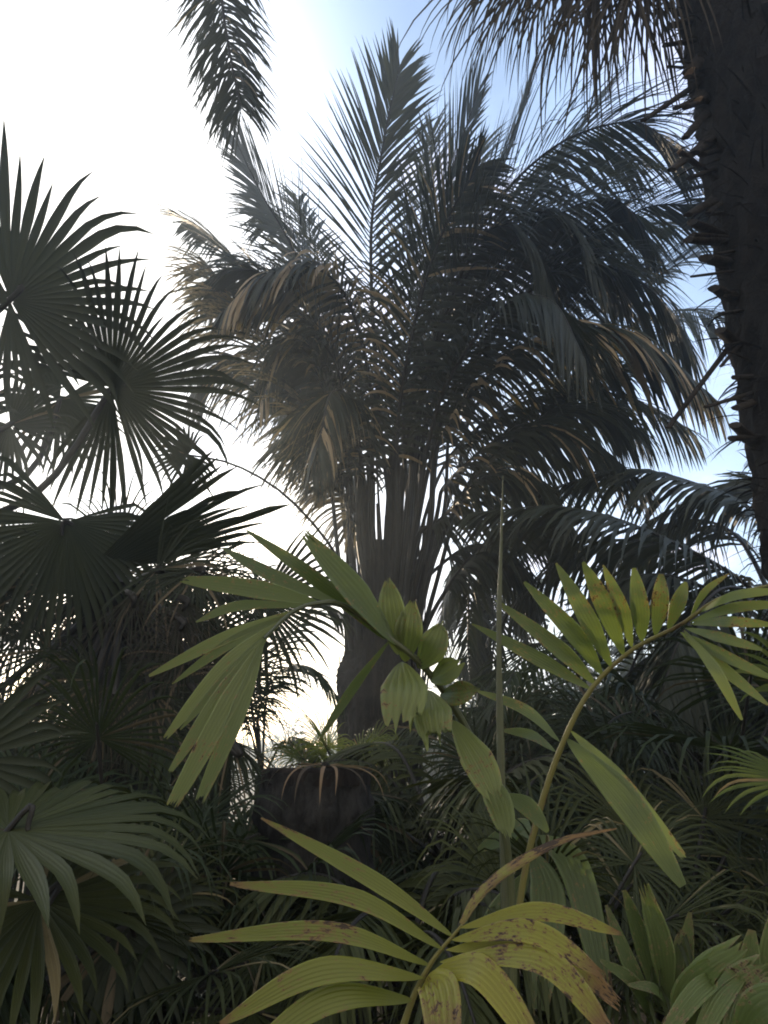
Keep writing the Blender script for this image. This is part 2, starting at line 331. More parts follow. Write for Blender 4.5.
# ================================================================== THE CENTRAL FEATHER PALM
b = under(380, 7.5)
palm = thing('feather_palm', 'tall feather palm with thick fibrous trunk and great arching crown in the middle', 'palm tree', b)
cb = P(388, 470, 7.5)
trunk(palm, [b + V((0, 0, -0.1)), b + V((0, 0, 1.2)), P(378, 690, 7.5), P(384, 625, 7.5), P(386, 560, 7.5)],
      lambda t: 0.37 - 0.02*t + (0.02 * max(0, (t - 0.45) / 0.1) if t < 0.55 else 0.02 - 0.55 * max(0, t - 0.55)), 'fibre', 72, 0.05, ridges=0.34, rows=90)
CP = [  # rachis control points in photo pixels with distance, options
 ([(384,540,7.4),(378,400,7.4),(371,240,7.2),(384,140,7.0),(400,66,6.9)], dict(Lm=1.15, a0=52, a1=16, vee=8, droop=0.35, roll=0.15, w=0.05)),
 ([(375,540,7.4),(345,400,7.3),(300,265,7.1),(262,195,7.0),(236,142,6.9)], dict(Lm=1.05, a0=58, a1=18, vee=6, droop=0.25, w=0.055)),
 ([(380,540,7.3),(372,400,7.0),(350,305,6.7),(315,268,6.5),(262,276,6.4),(225,310,6.4)], dict(Lm=0.85, droop=1.5, dryp=0.5, vee=-5, dry=0.12, w=0.05)),
 ([(366,600,7.3),(345,500,7.2),(315,420,7.1),(270,345,7.0),(232,295,6.9),(205,262,6.9)], dict(Lm=0.95, droop=1.3, dry=0.42, vee=-30, a0=45, a1=25, label='brown dying frond')),
 ([(372,540,7.6),(335,430,7.8),(280,320,8.0),(225,250,8.2),(188,222,8.3)], dict(Lm=1.0, droop=0.8, vee=5, w=0.045)),
 ([(370,560,7.5),(330,450,7.6),(270,380,7.6),(225,360,7.6),(195,390,7.6)], dict(Lm=0.9, droop=1.4, vee=-10)),
 ([(390,540,7.4),(404,400,7.2),(425,270,7.0),(452,170,6.9),(478,92,6.8)], dict(Lm=1.05, a0=50, a1=16, vee=12, droop=0.2, w=0.045)),
 ([(388,540,7.2),(398,420,6.8),(420,300,6.5),(450,215,6.3),(480,165,6.2)], dict(Lm=0.8, droop=0.9, dryp=0.22, vee=-5, w=0.045)),
 ([(394,540,7.3),(430,370,7.1),(480,230,6.9),(550,150,6.6),(630,122,6.4),(680,150,6.3)], dict(Lm=1.3, droop=0.9, vee=0, w=0.045)),
 ([(394,540,7.6),(440,380,7.9),(505,240,8.2),(565,150,8.5),(600,98,8.7)], dict(Lm=1.35, a0=55, a1=20, droop=0.35, vee=8)),
 ([(394,540,7.5),(428,370,7.6),(475,230,7.7),(510,150,7.8),(530,88,7.8)], dict(Lm=1.2, a0=48, a1=16, droop=0.2, vee=15)),
 ([(398,540,7.4),(460,390,7.3),(555,265,7.2),(640,210,7.1),(705,205,7.0)], dict(Lm=1.4, droop=0.75, vee=0)),
 ([(398,540,7.5),(480,400,7.7),(590,318,7.9),(660,275,8.0),(735,228,8.1)], dict(Lm=1.3, a0=65, a1=25, droop=0.3, vee=10)),
 ([(394,540,7.3),(440,400,6.7),(500,310,6.1),(550,300,5.7),(585,360,5.5)], dict(Lm=1.05, droop=1.4, vee=-10)),
 ([(398,550,7.3),(440,440,7.0),(505,362,6.8),(580,328,6.6),(650,345,6.5),(710,395,6.4)], dict(Lm=1.0, droop=1.5, vee=-8, dryp=0.42, dry=0.05, w=0.05)),
 ([(398,560,7.5),(455,450,7.6),(530,400,7.6),(615,395,7.6),(690,430,7.6)], dict(Lm=1.0, droop=1.5, vee=-5)),
 ([(400,570,7.4),(450,480,7.2),(515,430,7.0),(580,435,6.9),(640,480,6.8)], dict(Lm=0.95, droop=1.5, vee=-10, dryp=0.08)),
 ([(402,590,7.4),(440,520,7.2),(490,475,7.0),(540,480,6.9),(575,530,6.8)], dict(Lm=0.85, droop=1.6, vee=-12, dryp=0.08)),
 ([(402,610,7.5),(435,570,7.6),(475,545,7.7),(515,560,7.8),(540,610,7.8)], dict(Lm=0.7, droop=1.6, vee=-15)),
 ([(398,540,7.8),(490,420,8.8),(590,345,9.6),(680,310,10.1),(740,330,10.4)], dict(Lm=1.2, droop=1.1, vee=-5)),
 ([(380,540,7.7),(352,390,8.4),(322,270,9.1),(298,200,9.6)], dict(Lm=1.2, a0=55, a1=18, droop=0.4, vee=5)),
 ([(388,540,7.7),(400,380,8.4),(418,240,9.0),(432,130,9.4)], dict(Lm=1.3, a0=50, a1=16, droop=0.3, vee=10)),
 ([(376,560,7.2),(360,450,6.8),(345,400,6.5),(330,395,6.2),(318,450,6.0)], dict(Lm=0.75, droop=1.6, dry=0.2, dryp=0.2, vee=-20)),
 ([(392,540,7.5),(415,400,7.5),(455,290,7.4),(510,235,7.3),(580,240,7.2),(620,290,7.1)], dict(Lm=1.25, droop=1.1, vee=-5)),
 ([(396,540,7.5),(440,420,7.8),(510,330,8.1),(580,280,8.3),(640,270,8.4)], dict(Lm=1.2, droop=0.9, vee=0)),
 ([(376,540,7.4),(350,430,7.2),(318,360,7.0),(285,345,6.9),(262,400,6.8)], dict(Lm=0.85, droop=1.5, vee=-15, dry=.2, dryp=.15)),
 ([(376,540,7.6),(340,400,7.7),(296,310,7.8),(250,270,7.8),(215,285,7.8)], dict(Lm=1.0, droop=1.0, vee=-5, dryp=.05)),
 ([(394,540,7.5),(450,400,7.3),(520,300,7.1),(590,265,6.9),(650,290,6.8),(690,345,6.7)], dict(Lm=1.2, droop=1.2, vee=-5)),
 ([(392,540,7.4),(425,390,7.1),(470,270,6.8),(520,215,6.6),(570,225,6.4),(600,280,6.3)], dict(Lm=1.2, droop=1.1, vee=-5)),
 ([(394,540,7.4),(440,400,7.2),(500,280,7.0),(560,215,6.8),(615,200,6.7),(650,240,6.6)], dict(Lm=1.15, droop=1.0, vee=-5)),
 ([(394,540,7.6),(430,390,7.7),(478,260,7.8),(530,180,7.9),(590,150,8.0),(640,165,8.1)], dict(Lm=1.15, droop=.9, vee=0)),
 ([(394,540,7.4),(420,400,7.0),(455,290,6.7),(490,230,6.5),(530,240,6.3),(555,300,6.2)], dict(Lm=1.05, droop=1.2, vee=-8)),
 ([(396,540,7.7),(450,400,8.0),(530,290,8.3),(600,235,8.6),(670,225,8.8)], dict(Lm=1.2, droop=.8, vee=0)),
 ([(392,540,7.8),(415,380,8.2),(450,240,8.6),(480,150,8.9)], dict(Lm=1.2, droop=.6, vee=5)),
 ([(394,540,7.9),(435,390,8.5),(490,260,9.0),(540,190,9.4)], dict(Lm=1.3, droop=.8, vee=0)),
 ([(378,540,7.6),(350,400,7.9),(318,300,8.2),(290,230,8.4),(262,215,8.5)], dict(Lm=1.1, droop=.8, vee=0)),
 ([(376,540,7.4),(345,410,7.1),(305,320,6.9),(262,275,6.7),(232,270,6.6)], dict(Lm=1.0, droop=1.0, vee=-5)),
 ([(372,590,7.2),(350,500,7.0),(335,440,6.9),(322,425,6.8),(312,470,6.7)], dict(Lm=.8, droop=1.7, vee=-25, dry=.25, start=.45)),
 ([(352,650,7.3),(340,570,7.2),(332,490,7.1),(326,400,7.0),(300,350,6.9)], dict(Lm=0.8, droop=1.6, vee=-20, dry=.25, start=.5, dryp=.1)),
 ([(360,640,7.2),(350,540,7.0),(346,450,6.9),(338,370,6.8),(312,330,6.7)], dict(Lm=0.8, droop=1.6, vee=-20, dry=.2, start=.6)),
 ([(415,640,7.3),(436,555,7.1),(474,480,7.0),(530,425,6.9),(590,405,6.9),(640,430,6.9)], dict(Lm=0.9, droop=1.5, vee=-10, start=.35)),
 ([(412,620,7.6),(440,540,7.7),(490,450,7.8),(560,385,7.9),(640,360,8.0)], dict(Lm=1.0, droop=1.2, vee=-5, start=.4)),
 ([(416,650,7.4),(440,600,7.3),(478,550,7.2),(520,520,7.2),(560,530,7.2)], dict(Lm=0.75, droop=1.6, vee=-15, start=.3)),
 ([(372,590,7.4),(352,520,7.3),(338,470,7.2),(330,450,7.1),(318,480,7.0)], dict(Lm=0.6, droop=1.7, dry=0.45, vee=-20)),
]
g = random.Random(5)
for i, (pp, k) in enumerate(CP):
    kw = dict(n=128, rad=0.036, seed=100 + i, start=0.34, w=0.034, tint=0.45); kw.update(k); kw['Lm'] *= 1.28; kw['w'] = min(kw['w'], .05 if kw.get('dryp', 0) > .2 else .038)
    if 530 <= pp[0][1] <= 600:
        x2, y2 = pp[1][0], pp[1][1]; Y0 = 7.45 + (pp[1][2] - 7.45) * .4
        dx = (x2 - 386)
        pp = [(384 + max(-27, min(28, dx * .36)) + g.uniform(-8, 8), 640 + g.uniform(-25, 25), Y0 + g.uniform(-.12, .12)), (386 + dx * .62 + g.uniform(-12, 12), 530 + g.uniform(-15, 15), (Y0 + pp[1][2]) / 2)] + list(pp[1:])
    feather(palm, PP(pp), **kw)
# split old leaf bases clasping the trunk top
g = random.Random(21)
for i in range(99):
    a = i * 2.4 + g.uniform(-.3, .3); q = g.random()
    c = P(384, 790 - 235 * q, 7.5); o = V((cos(a), sin(a), 0)); sd = V((-sin(a), cos(a), 0)) * g.uniform(-.15, .15)
    mb = MB(); h = g.uniform(0.7, 1.7); w0 = g.uniform(.03, .13); lean = g.uniform(0, .12) + .2 * max(0, q - .6)
    r0 = .36 - .2 * max(0, q - .5)
    blade(mb, spline([c + o*(r0 - .03) - Z*.4, c + o*(r0 + .02) + Z*h*.3 + sd*.5, c + o*(r0 + lean) + Z*h + sd], 8),
          lambda t: w0 * (1 - 0.75 * t) + 0.012, o, g.random(), 0.4, 4, -0.5)
    mb.build('leaf_base', M['boot'], palm, palm.location)

def feather_palm(base, label, ctrl, group=None, Lm=.9, n=60, rad=.03, mat='feather', tr=.16, w=.04, droop=1.2, vee=-5, crown=None, tint=.4, segs=4, tmat='fibre', **kk):
    t = thing('feather_palm', label, 'palm tree', base, group)
    c = crown; trunk(t, [base, base * .5 + c * .5, c], lambda q: tr * (1.1 - .2 * q), tmat, 24, .06)
    for i, pp in enumerate(ctrl):
        feather(t, pp, n=n, Lm=Lm, w=w, droop=droop, vee=vee, rad=rad, mat=mat, seed=rnd.random(), tint=tint, segs=segs, **kk)
    return t

# ================================================================== LEFT FAN PALMS
b = V((-3.3, 4.3, 0))
fa = thing('fan_palm', 'dark fan palm whose wide round leaves stand against the white sky', 'palm tree', b)
ca = V((-3.2, 4.3, 2.9))
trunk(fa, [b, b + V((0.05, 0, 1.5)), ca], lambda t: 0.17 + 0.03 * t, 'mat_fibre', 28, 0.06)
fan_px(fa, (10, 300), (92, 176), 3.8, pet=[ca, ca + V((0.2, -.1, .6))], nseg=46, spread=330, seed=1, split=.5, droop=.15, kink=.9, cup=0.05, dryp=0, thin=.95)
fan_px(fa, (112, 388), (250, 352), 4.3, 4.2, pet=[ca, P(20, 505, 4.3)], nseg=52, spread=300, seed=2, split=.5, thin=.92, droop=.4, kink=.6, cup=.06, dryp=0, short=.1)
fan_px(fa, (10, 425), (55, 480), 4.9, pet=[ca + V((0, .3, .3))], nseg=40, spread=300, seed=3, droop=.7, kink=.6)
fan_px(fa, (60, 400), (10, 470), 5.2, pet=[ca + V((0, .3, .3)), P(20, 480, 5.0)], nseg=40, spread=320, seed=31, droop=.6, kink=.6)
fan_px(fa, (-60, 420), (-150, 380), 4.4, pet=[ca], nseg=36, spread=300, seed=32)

b = under(150, 4.8)
fb = thing('fan_palm', 'shaggy fan palm of folded drooping leaves below the highest round leaves', 'palm tree', b)
cbb = P(120, 590, 4.8)
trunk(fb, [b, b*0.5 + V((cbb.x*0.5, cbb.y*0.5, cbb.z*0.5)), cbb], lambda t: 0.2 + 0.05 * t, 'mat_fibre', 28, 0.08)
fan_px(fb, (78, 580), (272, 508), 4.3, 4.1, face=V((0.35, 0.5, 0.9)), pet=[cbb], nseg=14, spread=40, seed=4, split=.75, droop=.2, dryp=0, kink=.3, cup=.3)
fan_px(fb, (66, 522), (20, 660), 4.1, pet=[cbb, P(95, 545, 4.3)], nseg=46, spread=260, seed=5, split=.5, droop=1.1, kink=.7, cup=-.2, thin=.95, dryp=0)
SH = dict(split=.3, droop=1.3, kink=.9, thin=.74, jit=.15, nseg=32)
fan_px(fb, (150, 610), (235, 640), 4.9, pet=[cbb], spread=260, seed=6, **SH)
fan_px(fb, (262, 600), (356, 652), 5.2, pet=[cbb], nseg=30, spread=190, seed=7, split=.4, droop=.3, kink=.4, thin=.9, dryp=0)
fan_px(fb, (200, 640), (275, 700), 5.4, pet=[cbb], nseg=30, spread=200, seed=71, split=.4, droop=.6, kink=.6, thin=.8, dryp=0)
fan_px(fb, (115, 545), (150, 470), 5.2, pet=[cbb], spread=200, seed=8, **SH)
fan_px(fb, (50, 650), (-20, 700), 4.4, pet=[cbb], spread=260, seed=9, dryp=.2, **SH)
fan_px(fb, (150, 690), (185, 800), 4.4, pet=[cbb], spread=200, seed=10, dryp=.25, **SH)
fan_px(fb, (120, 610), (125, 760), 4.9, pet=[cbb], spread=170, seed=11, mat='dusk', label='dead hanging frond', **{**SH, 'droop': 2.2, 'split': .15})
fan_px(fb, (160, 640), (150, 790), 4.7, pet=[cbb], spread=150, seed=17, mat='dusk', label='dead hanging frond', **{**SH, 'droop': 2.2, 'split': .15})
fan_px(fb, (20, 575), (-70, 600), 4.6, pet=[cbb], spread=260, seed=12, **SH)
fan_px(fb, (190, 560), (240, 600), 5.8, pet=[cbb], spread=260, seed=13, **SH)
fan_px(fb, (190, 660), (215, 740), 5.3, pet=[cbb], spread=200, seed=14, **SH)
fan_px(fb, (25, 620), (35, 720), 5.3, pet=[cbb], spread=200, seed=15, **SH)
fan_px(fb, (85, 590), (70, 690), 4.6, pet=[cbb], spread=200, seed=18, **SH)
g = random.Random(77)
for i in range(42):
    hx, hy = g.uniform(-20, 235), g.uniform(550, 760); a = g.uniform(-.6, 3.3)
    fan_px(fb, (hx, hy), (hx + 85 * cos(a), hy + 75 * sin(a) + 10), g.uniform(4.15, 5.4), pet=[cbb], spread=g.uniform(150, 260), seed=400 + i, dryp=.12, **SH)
for i in range(9):
    hx, hy = g.uniform(10, 230), g.uniform(560, 740)
    fan_px(fb, (hx, hy), (hx + g.uniform(-15, 15), hy + 130), g.uniform(4.1, 4.5), pet=[cbb], spread=120, seed=430 + i, mat='dusk', label='dead hanging frond', **{**SH, 'droop': 2.2, 'split': .15, 'thin': .45, 'nseg': 18})
fan_px(fb, (188, 455), (150, 470), 5.0, pet=[P(352, 590, 5.4), P(330, 545, 5.3), P(285, 495, 5.2), P(235, 465, 5.1)], nseg=30, spread=300, seed=16, droop=.8, prad=.008)
# the arching fan beside the bright opening, and the drooping fan below it
b = under(215, 6.2)
fc = thing('fan_palm', 'low fan palm whose thin leaf segments arch over the bright gap beside the thick trunk', 'palm tree', b)
cc = P(215, 760, 6.2)
trunk(fc, [b, (b + cc) / 2, cc], lambda t: 0.13, 'mat_fibre', 24, 0.08)
fan_px(fc, (232, 676), (330, 704), 5.9, pet=[cc], nseg=34, spread=120, seed=201, droop=.7, kink=.7, split=.3, thin=.7, dryp=0)
fan_px(fc, (212, 700), (305, 640), 6.2, pet=[cc], nseg=34, spread=130, seed=20, droop=.5, kink=.6, split=.3, thin=.6)
fan_px(fc, (205, 735), (170, 650), 6.4, pet=[cc], spread=200, seed=21, **SH)
fan_px(fc, (180, 770), (120, 800), 6.0, pet=[cc], spread=200, seed=22, **SH)
fan_px(fc, (215, 775), (235, 850), 6.0, pet=[cc], spread=170, seed=23, **SH)

b = under(330, 4.2)
fd = thing('fan_palm', 'short fan palm whose withered leaf tips drape over the flat-topped stump', 'palm tree', b)
cdp = P(330, 850, 4.2)
trunk(fd, [b, (b + cdp) / 2, cdp], lambda t: 0.10, 'mat_fibre', 24, 0.08)
fan_px(fd, (340, 790), (335, 800), 4.2, 3.7, face=V((0.05, 0.25, 1)), pet=[cdp, P(335, 800, 4.4)], nseg=26, spread=280, seed=24, split=.4, droop=.9, kink=1.6, cup=0.0, thin=.6, dryp=.2)
fan_px(fd, (326, 766), (318, 772), 3.62, 3.25, face=V((0.05, 0.1, 1)), pet=[cdp, P(345, 790, 4.0)], nseg=15, spread=330, seed=28, split=.3, droop=2.6, kink=1.2, thin=.42, mat='dead', label='withered drooping frond', n=12, dryp=.5)
fan_px(fd, (360, 820), (420, 860), 4.4, pet=[cdp], nseg=36, spread=300, seed=25, droop=.8, kink=.8)
fan_px(fd, (270, 840), (240, 900), 4.4, pet=[cdp], nseg=36, spread=200, seed=26, droop=.9, kink=.8)
fan_px(fd, (330, 850), (340, 930), 4.0, pet=[cdp], nseg=36, spread=300, seed=27, droop=.9, kink=.8)

b = under(318, 3.75); top = P(318, 772, 3.75).z
st = thing('tree_stump', 'dark flat-topped palm stump under the bright gap, draped with drooping leaf tips', 'stump', b)
trunk(st, [b, V((b.x, b.y, top * .5)), V((b.x, b.y, top))], lambda t: .285 - .03 * t + .012 * sin(t * 37), 'stump', 44, .055, ridges=.16)
mb = MB(); rows = []; cols = []; g = random.Random(8)
for q in (0, .5, .96, 1.0, 1.0):
    rows.append([V((b.x + cos(j * pi / 20) * .250 * q, b.y + sin(j * pi / 20) * .250 * q, top + (.012 if q < 1.0 else .002) + g.uniform(0, .008) - (.06 if len(rows) == 4 else 0))) for j in range(40)]); cols.append([(.5, q, 0, j / 40) for j in range(40)])
mb.grid(rows, cols, True); mb.build('cut_top', M['boot'], st, st.location)
c = P(262, 775, 6.6)
feather_palm(V((c.x, 6.6, 0)), 'slender feather palm whose thin fronds arch over the bright gap', [
    PP([(262,775,6.6),(258,715,6.6),(280,672,6.5),(312,668,6.4),(340,700,6.4)]), PP([(262,775,6.6),(268,690,6.7),(290,630,6.8),(320,605,6.9),(345,620,7.0)]),
    PP([(262,775,6.6),(250,690,6.7),(250,620,6.8),(262,570,6.9)]), PP([(262,775,6.6),(246,720,6.6),(220,690,6.6),(190,700,6.6)]),
    PP([(262,775,6.6),(255,700,6.8),(235,640,6.9),(205,620,7.0)]), PP([(262,780,6.6),(285,740,6.5),(310,745,6.4),(328,775,6.3)]), PP([(262,780,6.6),(240,750,6.5),(215,760,6.4),(200,800,6.3)]),
  ], crown=c, Lm=.5, n=46, tr=.06, w=.022, rad=.012, droop=1.0, mat='under')
# lower-left near fan
b = V((-1.75, 2.3, 0))
fe = thing('fan_palm', 'near fan palm with olive leaf spread sideways low beside the frame edge', 'palm tree', b)
ce = V((-1.6, 2.3, 0.55))
trunk(fe, [b, b + V((0.05, 0, 0.3)), ce], lambda t: 0.11, 'mat_fibre', 24, 0.08)
fan_px(fe, (8, 830), (215, 838), 2.3, 2.25, face=V((0.12, -.32, .95)), pet=[ce], nseg=30, spread=330, seed=40, split=.5, droop=.75, kink=1.1, mat='fanlow', cup=.05, prad=.012)
fan_px(fe, (40, 900), (110, 1010), 2.5, 2.3, face=V((0.1, -.7, .7)), pet=[ce], nseg=32, spread=300, seed=41, split=.5, droop=.8, kink=.8, mat='fanlow', prad=.012, dryp=.15)
fan_px(fe, (-40, 760), (-20, 640), 2.6, pet=[ce], nseg=32, spread=300, seed=42, split=.5, droop=.5, mat='fan', prad=.012)
fan_px(fe, (120, 930), (200, 1010), 2.8, pet=[ce], nseg=32, spread=300, seed=43, split=.5, droop=.9, mat='fan', prad=.012)

# right-edge yellow-green fan
b = V((1.85, 2.9, 0))
ff = thing('fan_palm', 'yellow-green drooping fan leaf plant cut by the frame edge under the rough trunk', 'palm tree', b)
cf = V((1.85, 2.9, 0.9))
trunk(ff, [b, b + V((0, 0, 0.5)), cf], lambda t: 0.09, 'mat_fibre', 24, 0.08)
fan_px(ff, (800, 782), (712, 800), 2.8, 2.7, face=V((-.1, -.5, .85)), pet=[cf], nseg=34, spread=300, seed=50, split=.4, droop=.5, kink=.5, mat='fresh', prad=.01)
fan_px(ff, (810, 690), (880, 640), 3.0, pet=[cf], nseg=34, spread=300, seed=51, mat='fresh', prad=.01)

# ================================================================== ROUGH TRUNK AT RIGHT
tl = P(760, 470, 3.0); tb = V((tl.x + 0.33, 3.0, 0))
rp = thing('fan_palm', 'very tall fan palm with a dark shaggy trunk stubbled with cut leaf bases', 'palm tree', tb)
g = random.Random(11)
def boot(z, az, L, w, up, cutm=False, twist=0.0):
    o = V((cos(az), sin(az), 0)); p0 = tb + o * 0.27 + Z * z
    d = (o * cos(up) + Z * sin(up)); mb = MB()
    pts = [p0, p0 + d * L * 0.5, p0 + d * L * 0.98]
    s = spline(pts, 5); tube(mb, s, lambda t: w * (1 - 0.35 * t), 8, g.random(), 0.3, 0.4, Z, wob=0.12)
    o_ = mb.build('leaf_base', M['boot'], rp, rp.location)
    if cutm:
        mc = MB(); e = s[-1]; tube(mc, [e - d * 0.004, e + d * 0.012], w * 0.70, 8, .5, 0, .45, Z, wob=.08); mc.build('cut_face', M['cut'], o_, rp.location)
zz = 2.2
while zz < 6.9:
    for k in range(5):
        az = pi + g.uniform(.7, 2.2)
        boot(zz + g.uniform(-.1, .1), az, g.uniform(.10, .17), g.uniform(.03, .055), g.uniform(.4, 1.3))
    zz += 0.22
def boot_px(px, py, tx, ty, w, cutm=False):
    e = P(tx, ty, 2.92); s0 = P(px, py, 2.98); d = e - s0; mb = MB()
    s = spline([s0 - d * 0.8, s0, e], 6); tube(mb, s, lambda t: w * (1.9 - 0.75 * t), 8, g.random(), .3, .45, V((.2, -.4, .9)), wob=.12)
    o_ = mb.build('leaf_base', M['boot'], rp, rp.location)
    if cutm:
        d.normalize(); mc = MB(); tube(mc, [e - d * .004, e + d * .01], w * .8, 8, .5, 0, .5, Z, wob=.08); mc.build('cut_face', M['cut'], o_, rp.location)
for q in [(700,82,644,120,.020), (706,95,676,108,.02), (705,115,685,138,.018), (708,140,672,170,.022), (712,170,690,178,.02), (706,205,688,215,.022),
          (712,232,692,222,.03), (722,262,705,258,.035), (728,295,714,288,.03), (738,345,720,330,.03), (730,345,668,428,.010), (752,440,735,425,.03),
          (702,60,690,72,.035,True), (704,92,698,100,.03,True), (715,178,680,152,.018,True), (697,20,672,25,.03), (700,40,665,45,.02), (726,242,688,240,.03)]:
    boot_px(*q)
for i in range(26):
    y_ = g.uniform(5, 455); xe = 690 + y_ * .16; a = g.uniform(1.9, 3.7); l_ = g.choice((12, 18, 25, 40)) * g.uniform(.7, 1.3)
    boot_px(xe + 12, y_, xe + l_ * cos(a), y_ + l_ * sin(a), g.uniform(.006, .026))
# matted fibre tufts along the trunk
mb = MB()
for i in range(1500):
    az = pi + g.uniform(-1.8, 1.6); o = V((cos(az), sin(az), 0)); p0 = tb + o * 0.31 + Z * g.uniform(2.0, 7.0)
    leaflet(mb, p0, o * g.uniform(.2, .7) + V((g.uniform(-.6, .6), g.uniform(-.6, .6), g.uniform(-.4, .9))), orth(o, Z), g.uniform(.06, .26), g.uniform(.003, .012), 4, g.uniform(.3, 1.8), .2, g.random(), .1)
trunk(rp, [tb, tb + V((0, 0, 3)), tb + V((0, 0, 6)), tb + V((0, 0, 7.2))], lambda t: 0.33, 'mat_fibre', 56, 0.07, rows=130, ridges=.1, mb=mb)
# dead skirt hanging at the top and the live crown above it
crown = tb + V((0, 0, 7.1))
fan_px(rp, (600, -75), (585, 130), 3.3, 3.3, pet=[crown, P(680, -90, 3.2)], nseg=86, spread=140, seed=60, split=.3, droop=2.0, kink=.8, thin=1.3, tint=.2, mat='dead', label='dead brown hanging frond', jit=.3, short=0, dryp=0)
fan_px(rp, (555, -70), (545, 85), 3.5, 3.5, pet=[crown, P(660, -120, 3.3)], nseg=76, spread=120, seed=61, split=.3, droop=2.0, kink=.8, thin=1.3, tint=.2, mat='dead', label='dead brown hanging frond', jit=.25, short=0, dryp=0)
fan_px(rp, (640, -90), (600, 95), 3.4, 3.4, pet=[crown, P(690, -120, 3.2)], nseg=76, spread=130, seed=63, split=.3, droop=1.4, kink=.6, thin=1.2, tint=.3, mat='dead', label='dead brown hanging frond', jit=.3, short=0, dryp=0)
fan_px(rp, (655, -60), (648, 120), 3.1, 3.1, pet=[crown], nseg=70, spread=110, seed=62, split=.3, droop=2.0, kink=.8, thin=1.3, tint=.2, mat='dead', label='dead brown hanging frond', jit=.3, short=0, dryp=0)
for i in range(9):
    a = i * 0.7; o = V((cos(a), sin(a), .55)).normalized()
    fan(rp, crown + o * 1.1 + Z*.3, o + Z * .1, Z, 1.1, 36, 280, seed=70 + i, pet=[crown])

# ================================================================== FROND HANGING FROM ABOVE
b = V((-2.9, -0.9, 0)); qp = thing('feather_palm', 'plume-leaved palm with one grey frond hanging into the white sky from overhead', 'palm tree', b)
cq = b + V((.1, .1, 8.3))
trunk(qp, [b, b + V((.05, 0, 4)), cq], lambda t: .17 - .03 * t, 'ring', 24, .02)
feather(qp, [cq, V((-2.2, 1.2, 9.6)), V((-1.5, 3.2, 8.6)), P(220, -70, 4.0), P(222, 0, 4.0), P(231, 60, 3.95), P(241, 108, 3.9)], n=260, Lm=.66, w=.017, start=.2, a0=60, a1=38, vee=-10,
        droop=.9, plume=1.0, rad=.022, seed=81, lprof=lambda q: (1 - .35 * q ** 3), dry=.05, dryp=.05)
for i in range(7):
    a = 1.9 + i * .75; o = V((cos(a), sin(a), 0))
    feather(qp, [cq, cq + o * .9 + Z * 1.1, cq + o * 2.1 + Z * .9, cq + o * 2.9 - Z * .4, cq + o * 3.1 - Z * 1.6], n=60, Lm=.55, w=.026, plume=.8, rad=.022, seed=90 + i, droop=.8, segs=3)

# ================================================================== RIGHT BACKGROUND FEATHER PALMS
c = P(790, 640, 6.2)
feather_palm(V((c.x, 6.2, 0)), 'dark feather palm whose long level fronds reach out behind the rough trunk', [
    PP([(790,640,6.2),(740,580,6.1),(640,528,6.0),(560,507,6.0),(478,512,6.0)]),
    PP([(790,630,6.2),(760,520,6.4),(690,482,6.6),(620,470,6.8),(545,490,6.9)]),
    PP([(790,630,6.3),(800,540,6.6),(780,490,6.8),(720,488,7.0),(650,520,7.2)]),
    PP([(790,640,6.2),(730,600,6.0),(660,575,5.9),(600,590,5.9),(560,640,5.8)]),
    PP([(790,640,6.2),(760,600,5.6),(720,590,5.2),(680,640,5.0),(660,700,4.9)]),
    PP([(790,650,6.2),(720,640,6.2),(660,650,6.3),(610,690,6.4)]),
    PP([(790,640,6.2),(700,560,6.9),(620,540,7.3),(560,560,7.6),(500,620,7.8)]),
    PP([(790,640,6.2),(820,520,6.0),(880,500,5.9),(940,560,5.8)]),
    PP([(790,660,6.2),(740,660,5.6),(700,700,5.2),(690,770,5.0)]),
    PP([(790,640,6.3),(740,540,7.2),(690,520,7.8),(640,540,8.2),(590,600,8.6)]),
  ], crown=c, Lm=1.0, n=70)
c = P(481, 585, 9.2)
feather_palm(V((c.x, 9.2, 0)), 'slim distant palm with drooping crown between thick trunk and pale spear leaf', [
    PP([(481,585,9.2),(470,560,9.2),(452,570,9.2),(440,620,9.2)]), PP([(481,585,9.2),(490,555,9.2),(512,560,9.2),(528,610,9.2)]),
    PP([(481,585,9.2),(478,560,8.2),(470,570,7.6),(468,640,7.2)]), PP([(481,585,9.2),(500,575,9.7),(520,600,9.8),(530,650,9.8)]),
    PP([(481,585,9.2),(465,580,9.7),(448,600,9.8),(440,650,9.8)]), PP([(481,585,9.2),(485,555,10.2),(489,560,11.2),(494,610,11.8)]),
    PP([(481,590,9.2),(475,600,8.8),(468,630,8.6),(470,680,8.5)]), PP([(481,590,9.2),(490,600,8.8),(494,630,8.6),(490,690,8.5)]),
  ], crown=c, Lm=.6, n=40, tr=.10, w=.04, tmat='mat_fibre')

